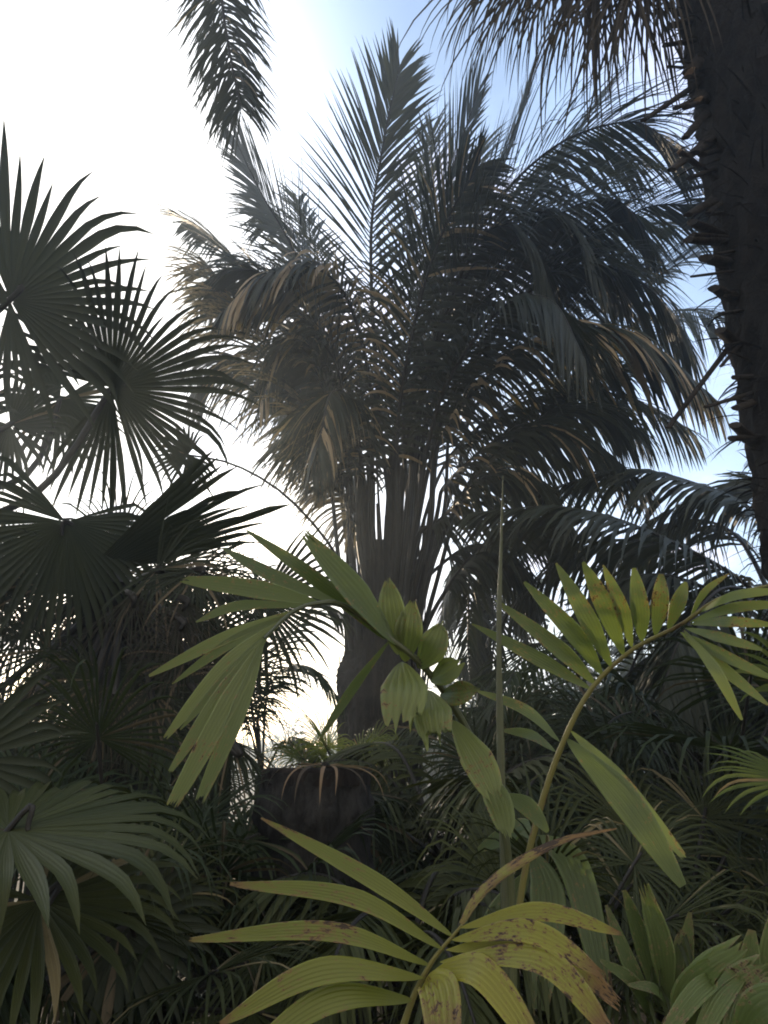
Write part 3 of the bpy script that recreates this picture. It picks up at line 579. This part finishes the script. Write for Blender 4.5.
# ================================================================== NEAR BROAD-LEAFLET PALMS
def bl(root, frond, base, mid, tip, w, mat='broad', face=None, across=12, r=.5, dry=0., fold=.16, pl=.75, ragged=.0, curl=0., blunt=0.7, label=None, n=22, wpk=.45):
    """one broad pleated leaflet: three photo points with distance, w metres wide."""
    p = [P(*base), P(*mid), P(*tip)]; s = spline(p, n); L = sum((s[i+1]-s[i]).length for i in range(n))
    nf = face if face is not None else (TOCAM(p[1]) * .8 + Z * .35)
    def wf(t): return w * max(.03, (min(1., (t / wpk)) ** .62) * (1. if t < wpk else (1 - ((t - wpk) / (1 - wpk)) ** 2.2 * blunt) ) )
    mb = MB(); gg = random.Random(int(base[0]*7 + tip[1])); nv = len(mb.v)
    blade(mb, s, wf, nf, r, dry, across, fold, pl, curl)
    if ragged:   # torn, uneven tip
        T = (s[-1] - s[-3]).normalized(); m = across + 1
        for j in range(m):
            e = gg.uniform(-1, .6) * ragged * w
            for q in range(3):
                idx = nv + (n - q) * m + j
                mb.v[idx] = mb.v[idx] + T * e * (1 - q / 3)
    o = mb.build('leaflet', M[mat], frond, root.location)
    if label: o['label'] = label
    return o
def rachis(root, pts, rad, mat='stem', label=None):
    mb = MB(); s = spline(PP(pts), 30)
    tube(mb, s, lambda t: rad * (1 - .7 * t), 8, .6, .05, .8)
    o = mb.build('frond', M[mat], root, root.location)
    if label: o['label'] = label
    return o

YB = 2.5
b = under(500, 2.55)
bp = thing('broadleaf_palm', 'clumping palm with broad pleated green leaflets standing before the thick fibrous trunk', 'palm', b)
# frond arching up and over to the left
f1 = rachis(bp, [(512,1090,2.5),(512,900,2.5),(497,800,2.45),(462,720,2.35),(425,668,2.25),(392,640,2.2),(345,606,2.15),(318,603,2.1),(292,612,2.05),(264,638,1.98)], .014)
for q in [
 ((396,645,2.20),(352,590,2.15),(304,534,2.15),.105, dict(face=V((.5,-.75,.35)), r=.15, ragged=.35, blunt=.75)),
 ((385,640,2.20),(318,582,2.2),(246,530,2.2),.060, dict(face=V((.3,-.8,.5)), r=.15, blunt=.9)),
 ((345,606,2.15),(275,577,2.2),(222,548,2.3),.045, dict(r=.2, blunt=.9)),
 ((322,604,2.11),(258,590,2.08),(184,580,2.08),.056, dict(r=.45, ragged=.3, blunt=.6)),
 ((312,606,2.09),(240,606,2.05),(196,622,2.0),.030, dict(r=.3, blunt=.85)),
 ((304,608,2.08),(226,638,2.0),(149,676,1.97),.036, dict(r=.95, blunt=.8)),
 ((296,612,2.06),(236,640,2.0),(172,684,1.97),.032, dict(r=.4, blunt=.9)),
 ((286,618,2.04),(228,664,1.95),(165,738,1.9),.042, dict(r=1., blunt=.7, ragged=.2)),
 ((278,624,2.02),(232,672,1.94),(180,730,1.9),.030, dict(r=.5, blunt=.9)),
 ((272,630,2.0),(222,694,1.92),(170,772,1.87),.038, dict(r=.7, blunt=.7, ragged=.2)),
 ((266,636,1.99),(226,708,1.9),(172,806,1.85),.050, dict(r=.85, blunt=.45, ragged=.4)),
 ((264,638,1.98),(238,712,1.9),(200,800,1.86),.042, dict(r=.55, blunt=.5, ragged=.4)),
 ((390,640,2.2),(352,690,2.3),(318,742,2.3),.03, dict(r=.1, blunt=.9)),
 ((398,655,2.22),(392,615,2.2),(388,580,2.2),.080, dict(r=.7, blunt=.8, ragged=.22, pl=1.3)),
 ((405,662,2.24),(408,632,2.2),(412,604,2.2),.085, dict(r=.75, blunt=.8, ragged=.22, pl=1.3)),
 ((418,668,2.25),(432,648,2.2),(442,624,2.2),.088, dict(r=.6, blunt=.8, ragged=.25, pl=1.3)),
 ((430,680,2.27),(446,672,2.22),(462,662,2.2),.080, dict(r=.5, blunt=.75, ragged=.25, pl=1.3)),
 ((440,695,2.3),(458,694,2.25),(478,690,2.22),.078, dict(r=.4, blunt=.85, ragged=.2, pl=1.3)),
 ((402,662,2.24),(404,688,2.10),(400,722,2.06),.125, dict(r=.9, ragged=.5, blunt=.3, curl=.12)),
 ((428,690,2.28),(432,712,2.16),(436,742,2.12),.108, dict(r=.8, ragged=.5, blunt=.4, curl=.1)),
 ((452,720,2.33),(478,762,2.25),(495,798,2.2),.092, dict(r=.9, ragged=.3, blunt=.5, dry=.1)),
 ((478,760,2.4),(498,802,2.3),(508,836,2.25),.075, dict(r=.7, ragged=.3, blunt=.6)),
 ((500,795,2.45),(526,806,2.4),(548,832,2.35),.055, dict(r=.3, blunt=.8)),
]: bl(bp, f1, *q[:4], **q[4])
# tall frond leaning over to the right
f2 = rachis(bp, [(500,1090,2.7),(520,900,2.65),(541,806,2.6),(565,738,2.55),(592,688,2.5),(632,650,2.42),(680,625,2.3),(720,598,2.2),(775,584,2.1)], .013, 'goldstem')
for q in [
 ((566,738,2.55),(625,800,2.4),(683,886,2.3),.088, dict(r=.35, blunt=.75, face=V((-.45,-.7,.55)))),
 ((570,730,2.55),(618,780,2.5),(684,858,2.45),.070, dict(r=.5, blunt=.6, ragged=.2, face=V((.35,-.8,.45)))),
 ((592,690,2.5),(540,660,2.55),(472,624,2.6),.050, dict(r=.25, blunt=.9)),
 ((596,685,2.5),(560,650,2.5),(495,600,2.55),.056, dict(r=.3, blunt=.9)),
 ((603,676,2.48),(575,635,2.45),(524,582,2.45),.062, dict(r=.25, blunt=.85)),
 ((612,668,2.46),(588,620,2.4),(556,563,2.4),.060, dict(r=.4, blunt=.9, dry=.05)),
 ((624,656,2.44),(606,610,2.38),(583,562,2.35),.062, dict(r=.35, blunt=.85)),
 ((632,648,2.42),(622,610,2.36),(603,565,2.34),.045, dict(r=.6, blunt=.9, dry=.12)),
 ((642,642,2.4),(640,610,2.32),(634,568,2.3),.056, dict(r=.4, blunt=.8)),
 ((655,636,2.36),(660,605,2.28),(661,574,2.26),.052, dict(r=.5, blunt=.75)),
 ((668,630,2.33),(678,604,2.26),(686,582,2.24),.045, dict(r=.6, blunt=.8)),
 ((690,618,2.28),(705,592,2.2),(730,573,2.15),.022, dict(r=.9, blunt=.9, dry=.25)),
 ((700,612,2.25),(735,596,2.1),(790,590,2.0),.030, dict(r=.8, blunt=.8)),
 ((690,622,2.28),(735,608,2.15),(790,604,2.05),.034, dict(r=.7, blunt=.8)),
 ((690,624,2.28),(728,622,2.15),(775,625,2.1),.034, dict(r=.4, blunt=.8)),
 ((685,628,2.28),(722,638,2.18),(762,650,2.1),.034, dict(r=.3, blunt=.8)),
 ((680,632,2.3),(722,655,2.2),(775,680,2.1),.036, dict(r=.25, blunt=.8)),
 ((682,634,2.3),(722,668,2.2),(768,705,2.1),.036, dict(r=.4, blunt=.8)),
 ((684,630,2.3),(715,670,2.15),(742,720,2.1),.032, dict(r=.7, blunt=.8)),
 ((560,742,2.56),(525,710,2.7),(475,690,2.8),.040, dict(r=.4, blunt=.9)),
 ((556,752,2.56),(530,735,2.66),(500,730,2.7),.036, dict(r=.3, blunt=.9)),
]: bl(bp, f2, *q[:4], **q[4])
f4 = rachis(bp, [(520,1090,2.75),(530,920,2.8),(536,830,2.8)], .014)
for q in [((536,835,2.8),(575,870,2.7),(607,1000,2.6),.10, dict(r=.1, blunt=.6)),
          ((532,850,2.8),(548,900,2.7),(540,1010,2.6),.11, dict(r=.15, blunt=.6)),
          ((530,870,2.8),(500,920,2.8),(470,990,2.8),.10, dict(r=.1, blunt=.7)),
          ((534,840,2.8),(520,830,2.9),(478,850,3.0),.08, dict(r=.1, blunt=.8))]: bl(bp, f4, *q[:4], **q[4])
# spear leaf
mb = MB(); s = spline(PP([(509,1000,2.62),(502,800,2.55),(499,640,2.5),(501,550,2.47),(503,476,2.42)]), 24)
tube(mb, s, lambda t: .015 * (1 - .9 * t ** 1.3) + .002 * sin(t * 23) * (1 - t), 7, .5, .05); o = mb.build('spear_leaf', M['spear'], bp, bp.location)

# bottom yellowing frond
b = under(420, 1.75)
yp = thing('broadleaf_palm', 'low palm with a yellowing frond of long spotted leaflets and brown torn tips', 'palm', b)
f3 = rachis(yp, [(385,1110,1.75),(404,1024,1.75),(428,968,1.72),(462,925,1.68)], .010, 'goldstem')
for q in [
 ((455,938,1.69),(372,880,1.72),(261,818,1.78),.036, dict(r=.1, blunt=.9)),
 ((444,950,1.70),(352,898,1.70),(230,884,1.74),.038, dict(r=.1, blunt=.8)),
 ((432,966,1.72),(330,932,1.66),(190,940,1.68),.038, dict(r=.15, blunt=.8, ragged=.2)),
 ((424,978,1.72),(322,972,1.64),(220,1024,1.62),.050, dict(r=.25, blunt=.85, dry=.03)),
 ((414,1000,1.74),(330,1000,1.64),(240,1060,1.6),.052, dict(r=.15, blunt=.8)),
 ((460,928,1.68),(540,912,1.62),(622,934,1.58),.036, dict(r=.75, blunt=.8, ragged=.2, dry=.08)),
 ((452,940,1.68),(530,932,1.58),(604,976,1.52),.044, dict(r=.9, blunt=.7, ragged=.3, dry=.16)),
 ((446,950,1.69),(545,945,1.62),(618,1004,1.57),.046, dict(r=.7, blunt=.6, ragged=.4, dry=.24)),
 ((440,962,1.69),(540,960,1.55),(612,1034,1.48),.050, dict(r=.85, blunt=.6, ragged=.4, dry=.18)),
 ((428,976,1.7),(480,972,1.6),(540,1050,1.52),.060, dict(r=1., blunt=.6, ragged=.3, dry=.1)),
 ((420,990,1.7),(438,988,1.6),(446,1070,1.5),.075, dict(r=.8, blunt=.5, ragged=.3, dry=.28, label='brown crumpled leaflet')),
]: bl(yp, f3, *q[:4], 'yellow', **q[4])
# dry bract sticking out above it
mb = MB(); s = spline(PP([(462,925,1.68),(482,896,1.75),(520,866,1.85),(565,842,1.9),(617,829,1.92)]), 18)
blade(mb, s, lambda t: .026 * (1 - .85 * abs(2*t - .9) ** 1.6) + .004, V((-.2, -.6, .8)), .5, .45, 6, .7, .3)
o = mb.build('dry_bract', M['yellow'], yp, yp.location); o['label'] = 'curled dry brown bract'

# bottom-right grey-green clumps
def clump(px, Y, label, leaves, mat='grey'):
    b = under(px, Y); t = thing('broadleaf_palm', label, 'palm', b, 'low broad-leaved palms at the bottom of the view')
    mbs = MB(); tube(mbs, spline([b, V((b.x, b.y, .35)), P(px, 1060, Y)], 8), .03, 8, .4, .2); fr = mbs.build('stem', M['stem'], t, b)
    for q in leaves: bl(t, fr, *q[:4], mat, **q[4])
    return t
clump(660, 2.6, 'grey-green pleated palm with upright split-tipped leaflets low behind the yellowing frond', [
 ((660,1010,2.6),(645,950,2.6),(624,890,2.6),.055, dict(r=.3, blunt=.8)),
 ((668,1010,2.58),(662,950,2.55),(645,892,2.55),.070, dict(r=.6, blunt=.5, ragged=.6)),
 ((675,1010,2.6),(684,965,2.6),(690,912,2.6),.050, dict(r=.8, blunt=.8)),
 ((672,1010,2.6),(676,975,2.6),(680,930,2.62),.04, dict(r=.9, blunt=.6, ragged=.5, dry=.2)),
 ((655,1010,2.6),(630,965,2.6),(606,905,2.65),.045, dict(r=.4, blunt=.8)),
 ((655,1030,2.6),(635,985,2.5),(600,960,2.5),.04, dict(r=.2, blunt=.8)),
 ((668,1010,2.6),(655,990,2.5),(628,985,2.45),.035, dict(r=.3, blunt=.8)),
])
clump(735, 2.3, 'pale grey-green palm with folded broad leaflets torn at their tips in the bottom corner', [
 ((700,1050,2.3),(705,985,2.25),(742,952,2.2),.10, dict(r=.9, blunt=.35, ragged=.5)),
 ((715,1060,2.3),(730,1000,2.2),(768,965,2.15),.10, dict(r=.8, blunt=.4, ragged=.4)),
 ((690,1060,2.3),(690,1000,2.2),(720,962,2.1),.09, dict(r=.7, blunt=.4, ragged=.5)),
 ((740,1040,2.3),(748,980,2.3),(752,930,2.3),.06, dict(r=.7, blunt=.7)),
 ((755,1040,2.3),(768,970,2.3),(775,910,2.3),.06, dict(r=.9, blunt=.7)),
 ((742,968,2.22),(700,990,2.1),(655,1050,2.05),.05, dict(r=.6, blunt=.7)),
 ((748,972,2.22),(720,1000,2.1),(690,1060,2.05),.05, dict(r=.8, blunt=.7)),
 ((752,978,2.22),(738,1010,2.1),(722,1065,2.05),.05, dict(r=.5, blunt=.7)),
 ((730,1060,2.1),(760,1010,2.0),(800,1000,1.95),.09, dict(r=.6, blunt=.6)),
])
clump(715, 3.4, 'dark green strap-leaved palm standing upright behind the split-tipped leaflets', [
 ((700,1010,3.4),(698,940,3.4),(708,868,3.4),.075, dict(r=.2, blunt=.8)),
 ((725,1010,3.4),(735,940,3.4),(748,885,3.4),.075, dict(r=.15, blunt=.8)),
 ((690,1010,3.4),(670,940,3.4),(640,880,3.4),.07, dict(r=.1, blunt=.8)),
 ((740,1010,3.4),(765,960,3.4),(790,900,3.4),.07, dict(r=.1, blunt=.8)),
 ((680,1010,3.4),(640,960,3.5),(596,935,3.5),.07, dict(r=.1, blunt=.8)),
], 'broad')

# ================================================================== UNDERSTORY
GU = 'understory palms between the near leaves and the big trunks'
def small_fan(px, Y, top, n, Rr, label, seed, mat='under', tr=.08, group=GU):
    g = random.Random(seed); b = under(px, Y); c = P(px, top, Y); c = V((b.x, Y, max(.15, c.z)))
    t = thing('fan_palm', label, 'palm tree', b, group)
    trunk(t, [b, (b + c) / 2, c], lambda q: tr, 'mat_fibre', 18, .08, rows=16)
    for i in range(n):
        a = i * 2.4 + g.uniform(-.3, .3); e = g.uniform(-.2, 1.2); o = V((cos(a) * cos(e), sin(a) * cos(e), sin(e)))
        h = c + o * Rr * g.uniform(.7, 1.1)
        fan(t, h, o + V((0, 0, -.25)), Z * .8 + o * -.3 + V((0, -.3, 0)), Rr * g.uniform(.8, 1.15), 38, 270, seed=seed * 31 + i, pet=[c], mat=mat, droop=1.0, kink=.8, prad=.008, n=8, dryp=.06, thin=.62, split=.36, jit=.06, tint=g.uniform(.2, .8))
    return t
def small_feather(px, Y, top, n, L, label, seed, mat='under', tr=.07, group=GU, w=.03, lm=.45):
    g = random.Random(seed); b = under(px, Y); c = P(px, top, Y); c = V((b.x, Y, max(.15, c.z)))
    t = thing('feather_palm', label, 'palm tree', b, group)
    trunk(t, [b, (b + c) / 2, c], lambda q: tr, 'fibre', 18, .08, rows=16)
    for i in range(n):
        a = i * 2.4 + g.uniform(-.3, .3); o = V((cos(a), sin(a), 0)); k = L * g.uniform(.75, 1.15); u = g.uniform(.3, 1.0)
        feather(t, [c, c + o * k * .3 + Z * k * .35 * u * 1.4, c + o * k * .65 + Z * k * .5 * u, c + o * k * .95 + Z * k * (.35 * u - .1)], n=56, Lm=lm * L, w=w * .8, droop=1.2, vee=5, rad=.016, mat=mat, seed=seed * 17 + i, segs=4)
    return t
small_fan(346, 5.9, 788, 16, .36, 'small bushy yellow-green fan palm at the thick trunk beside the bright gap', 1, 'fresh')
small_feather(440, 4.6, 860, 11, 1.3, 'feathery understory palm spreading low in the shade behind the yellowing frond', 2, 'fanlow')
small_fan(480, 5.2, 830, 12, .6, 'shaded fan palm under the pale spear leaf', 3)
small_feather(560, 5.0, 900, 12, 1.4, 'dark feathery palm under the tall leaning frond', 4)
small_fan(640, 4.6, 850, 13, .7, 'dark shaggy fan palm behind the two long drooping leaflets', 5)
small_fan(720, 4.4, 800, 13, .75, 'dark shaggy fan palm behind the yellow-green fan leaf', 6)
small_feather(700, 5.6, 800, 13, 1.8, 'dark feathery palm filling the shade under the level fronds', 7)
small_feather(600, 6.6, 760, 13, 1.9, 'dark feathery palm in shade behind the leaning golden stalk', 8)
small_fan(250, 3.6, 960, 12, .55, 'shaded fan palm low in front of the flat-topped stump', 9)
small_fan(130, 3.6, 900, 12, .65, 'shaded fan palm behind the near olive fan leaf', 10)
small_feather(60, 5.6, 830, 12, 1.6, 'shaded feathery palm behind the shaggy fan palm', 11)
small_fan(30, 6.6, 800, 12, .6, 'dark fan palm far back beneath the round dark leaves', 12)
small_feather(290, 5.2, 930, 11, 1.1, 'low feathery palm below the bright gap, glinting ground behind it', 13)
small_feather(400, 3.2, 990, 11, .9, 'low dark feathery palm close behind the yellowing leaflets', 14, 'fanlow')
small_fan(660, 3.5, 940, 12, .5, 'low fan palm with thin upright leaves behind the grey-green clumps', 15, 'fanlow')
small_fan(185, 3.0, 1010, 13, .45, 'low green fan palm at the bottom edge under the near olive fan leaf', 16, 'fanlow')
small_fan(545, 3.1, 985, 13, .45, 'low green fan palm between the yellowing leaflets and the split-tipped leaflets', 17, 'fanlow')
small_feather(20, 3.1, 1000, 11, .8, 'low feathery palm in the bottom corner under the olive fan leaf', 18)
small_feather(760, 3.9, 930, 12, .9, 'low feathery green palm behind the pale folded leaflets of the bottom corner', 19, 'fanlow')

# ================================================================== FAR PLANTING
GF = 'far trees along the horizon'
def far_tree(px, Y, top, wid, label, seed, kind=0):
    g = random.Random(seed); b = under(px, Y); h = P(px, top, Y).z
    t = thing('shade_tree', label, 'tree', b, GF)
    mb = MB(); tube(mb, spline([b, b + V((.2, 0, h * .35)), b + V((0, 0, h * .75))], 8), lambda q: .28 * (1 - .7 * q), 10, .4, .2)
    for i in range(6):
        a = i * 1.1; o = V((cos(a), sin(a), .7))
        tube(mb, spline([b + Z * h * .35, b + Z * h * .5 + o * wid * .22, b + Z * h * .62 + o * wid * .4], 5), lambda q: .1 * (1 - .7 * q), 6, .4, .2)
    mb.build('trunk', M['ring'], t, b)
    mb = MB(); cl = []
    for i in range(26):
        a = g.uniform(0, 6.283); rr = g.random() ** .5 * wid * .5; z = h * g.uniform(.35, .95)
        rr *= math.sqrt(max(.15, 1 - ((z / h - .55) / .5) ** 2)); cl.append((b + V((cos(a) * rr, sin(a) * rr, z)), g.uniform(.5, 1.1) * wid * .16))
    for i in range(2400):
        c, r_ = cl[g.randrange(len(cl))]
        d = V((g.gauss(0, 1), g.gauss(0, 1), g.gauss(0, .8))).normalized()
        p = c + d * r_ * g.uniform(.6, 1.05)
        leaflet(mb, p, d + V((g.uniform(-.6, .6), g.uniform(-.6, .6), -.3)), orth(Z, d), g.uniform(.25, .5), g.uniform(.12, .22), 2, .3, .2, g.random(), 0)
    mb.build('crown', M['under'], t, b)
    return t
for i, (px, Y, top, wid, lab) in enumerate([
    (60, 62, 742, 11, 'dark leafy tree far behind the shaggy fan palm'), (190, 60, 745, 8, 'low leafy tree far behind the arching thin leaf segments'),
    (300, 60, 738, 9, 'tiny distant tree on the horizon in the bright gap'), (440, 24, 735, 6, 'distant leafy tree just past the thick fibrous trunk'),
    (545, 28, 690, 11, 'distant leafy tree behind the slim drooping palm'), (660, 20, 640, 11, 'distant dark tree behind the tall leaning frond'),
    (775, 18, 610, 10, 'distant dark tree behind the rough trunk foot'), (-90, 30, 690, 9, 'distant dark tree past the frame edge behind the round leaves')]):
    far_tree(px, Y, top, wid, lab, 200 + i)
hb = V((0, 0, 0)); mb = MB(); g = random.Random(5)
for i in range(14000):
    x = g.uniform(-110, 110); y = 95 + g.uniform(-6, 6); hh = 4.2 + 1.6 * sin(x * .13) + 1.2 * sin(x * .37 + 1) + .8 * sin(x * .9)
    p = V((x, y, g.random() ** .8 * max(1.0, hh)))
    d = V((g.gauss(0, 1), g.gauss(0, 1), g.gauss(0, .8))).normalized()
    leaflet(mb, p, d, orth(Z, d), g.uniform(.7, 1.3), g.uniform(.5, .8), 2, .3, .2, g.random(), 0)
o = mb.build('distant_trees', M['under']); o['kind'] = 'stuff'; o['label'] = 'far line of trees along the horizon'; o['category'] = 'trees'

# leaf litter strap tufts on the ground
mb = MB()
for i in range(5200):
    x = g.uniform(-8, 8); y = g.uniform(1.2, 9); p = V((x, y, 0))
    for k in range(3):
        a = g.uniform(0, 6.28); leaflet(mb, p, V((cos(a) * .5, sin(a) * .5, 1)), V((-cos(a), -sin(a), .4)), g.uniform(.2, .65), g.uniform(.008, .022), 4, 1.2, .3, g.random(), g.choice((0, 0, .4)))
o = mb.build('ground_cover', M['under']); o['kind'] = 'stuff'; o['label'] = 'low grassy ground cover between the palms'; o['category'] = 'ground cover'

# ground
mb = MB(); n = 60; rows = []; cols = []
for i in range(n + 1):
    y = -60 + (i / n) * 190; row = []
    for j in range(n + 1):
        u = j / n * 2 - 1; x = math.copysign(abs(u) ** 2, u) * 130
        row.append(V((x, y, .03 * sin(x * .8) * cos(y * .7) - .02)))
    rows.append(row); cols.append([(.5, 0, 0, 0)] * (n + 1))
mb.grid(rows, cols); o = mb.build('ground', M['soil']); o['kind'] = 'structure'

HAZE = 0.0075
if HAZE:
    hm = bpy.data.materials.new('haze'); hm.use_nodes = True; ht = hm.node_tree; ht.nodes.clear()
    pv = mk(ht, 'ShaderNodeVolumePrincipled'); pv.inputs['Color'].default_value = (.74, .87, 1.0, 1); pv.inputs['Density'].default_value = HAZE; pv.inputs['Anisotropy'].default_value = .72
    ho = mk(ht, 'ShaderNodeOutputMaterial'); ht.links.new(pv.outputs[0], ho.inputs['Volume'])
    mb = MB(); x0, y0, z0, x1, y1, z1 = -131, -61, -1.2, 131, 131, 15
    q = [V((x, y, z)) for x in (x0, x1) for y in (y0, y1) for z in (z0, z1)]
    mb.v = q; mb.c = [(0, 0, 0, 0)] * 8; mb.f = [(0, 1, 3, 2), (4, 6, 7, 5), (0, 4, 5, 1), (2, 3, 7, 6), (0, 2, 6, 4), (1, 5, 7, 3)]
    o = mb.build('haze', hm, smooth=False); o['kind'] = 'stuff'; o.visible_shadow = True
# ================================================================== LIGHT
SUN_AZ, SUN_EL = R(-20), R(13)
SD = V((sin(SUN_AZ) * cos(SUN_EL), cos(SUN_AZ) * cos(SUN_EL), sin(SUN_EL)))
ld = bpy.data.lights.new('sun', 'SUN'); ld.energy = 2.1; ld.angle = R(.6); ld.color = (1, .80, .56)
lo = bpy.data.objects.new('sun', ld); C.objects.link(lo); lo.rotation_euler = SD.to_track_quat('Z', 'Y').to_euler(); lo.location = SD * 40

OFF = 12.3
w = bpy.data.worlds.new('World'); sc.world = w; w.use_nodes = True
nt = w.node_tree; nt.nodes.clear(); L = nt.links
sky = mk(nt, 'ShaderNodeTexSky', sky_type='NISHITA'); sky.sun_disc = False; sky.sun_elevation = SUN_EL; sky.sun_rotation = SUN_AZ
sky.air_density = 1.0; sky.dust_density = 1.5; sky.ozone_density = 1.6
tc = mk(nt, 'ShaderNodeTexCoord'); gen = tc.outputs['Generated']
nrmz = mk(nt, 'ShaderNodeVectorMath', operation='NORMALIZE'); L.new(gen, nrmz.inputs[0])
sx = mk(nt, 'ShaderNodeSeparateXYZ'); L.new(nrmz.outputs[0], sx.inputs[0])
zz_ = math_n(nt, 'ADD', math_n(nt, 'MAXIMUM', sx.outputs[2], 0.0), .18)
cx = mk(nt, 'ShaderNodeCombineXYZ'); L.new(math_n(nt, 'DIVIDE', sx.outputs[0], zz_), cx.inputs[0]); L.new(math_n(nt, 'DIVIDE', sx.outputs[1], zz_), cx.inputs[1])
dot = mk(nt, 'ShaderNodeVectorMath', operation='DOT_PRODUCT'); L.new(nrmz.outputs[0], dot.inputs[0]); dot.inputs[1].default_value = V((-.50, .66, .56)).normalized()
near = ramp(nt, dot.outputs['Value'], .83, .985)          # bank of bright cloud round the sun
off = mk(nt, 'ShaderNodeVectorMath', operation='ADD'); L.new(cx.outputs[0], off.inputs[0]); off.inputs[1].default_value = (OFF, 0, 0)
nz = noise(nt, off.outputs[0], 1.6, 7, .55)
back = ramp(nt, sx.outputs[1], .25, -.55)               # unseen warm cloud bank, added behind the viewer to light the leaf fronts
pink = ramp(nt, nz, .50, .66)
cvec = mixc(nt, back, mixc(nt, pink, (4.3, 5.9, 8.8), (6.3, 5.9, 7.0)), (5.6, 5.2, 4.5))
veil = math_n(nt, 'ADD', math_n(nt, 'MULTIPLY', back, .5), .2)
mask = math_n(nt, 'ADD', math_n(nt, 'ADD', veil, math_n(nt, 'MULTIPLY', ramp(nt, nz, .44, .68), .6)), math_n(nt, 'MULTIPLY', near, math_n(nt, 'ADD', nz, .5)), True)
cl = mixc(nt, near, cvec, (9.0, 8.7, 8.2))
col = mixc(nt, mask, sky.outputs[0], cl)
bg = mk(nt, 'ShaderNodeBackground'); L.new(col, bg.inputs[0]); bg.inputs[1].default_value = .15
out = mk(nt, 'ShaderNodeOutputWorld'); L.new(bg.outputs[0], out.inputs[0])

vs = sc.view_settings; vs.view_transform = 'Standard'; vs.look = 'None'; vs.gamma = 1; vs.use_curve_mapping = False; vs.exposure = 0.8
sc.render.engine = 'CYCLES'
cy = sc.cycles; cy.max_bounces = 6; cy.diffuse_bounces = 3; cy.glossy_bounces = 2; cy.transmission_bounces = 4; cy.use_denoising = True; cy.filter_width = 1.9
try: cy.denoiser = 'OPENIMAGEDENOISE'
except Exception: pass
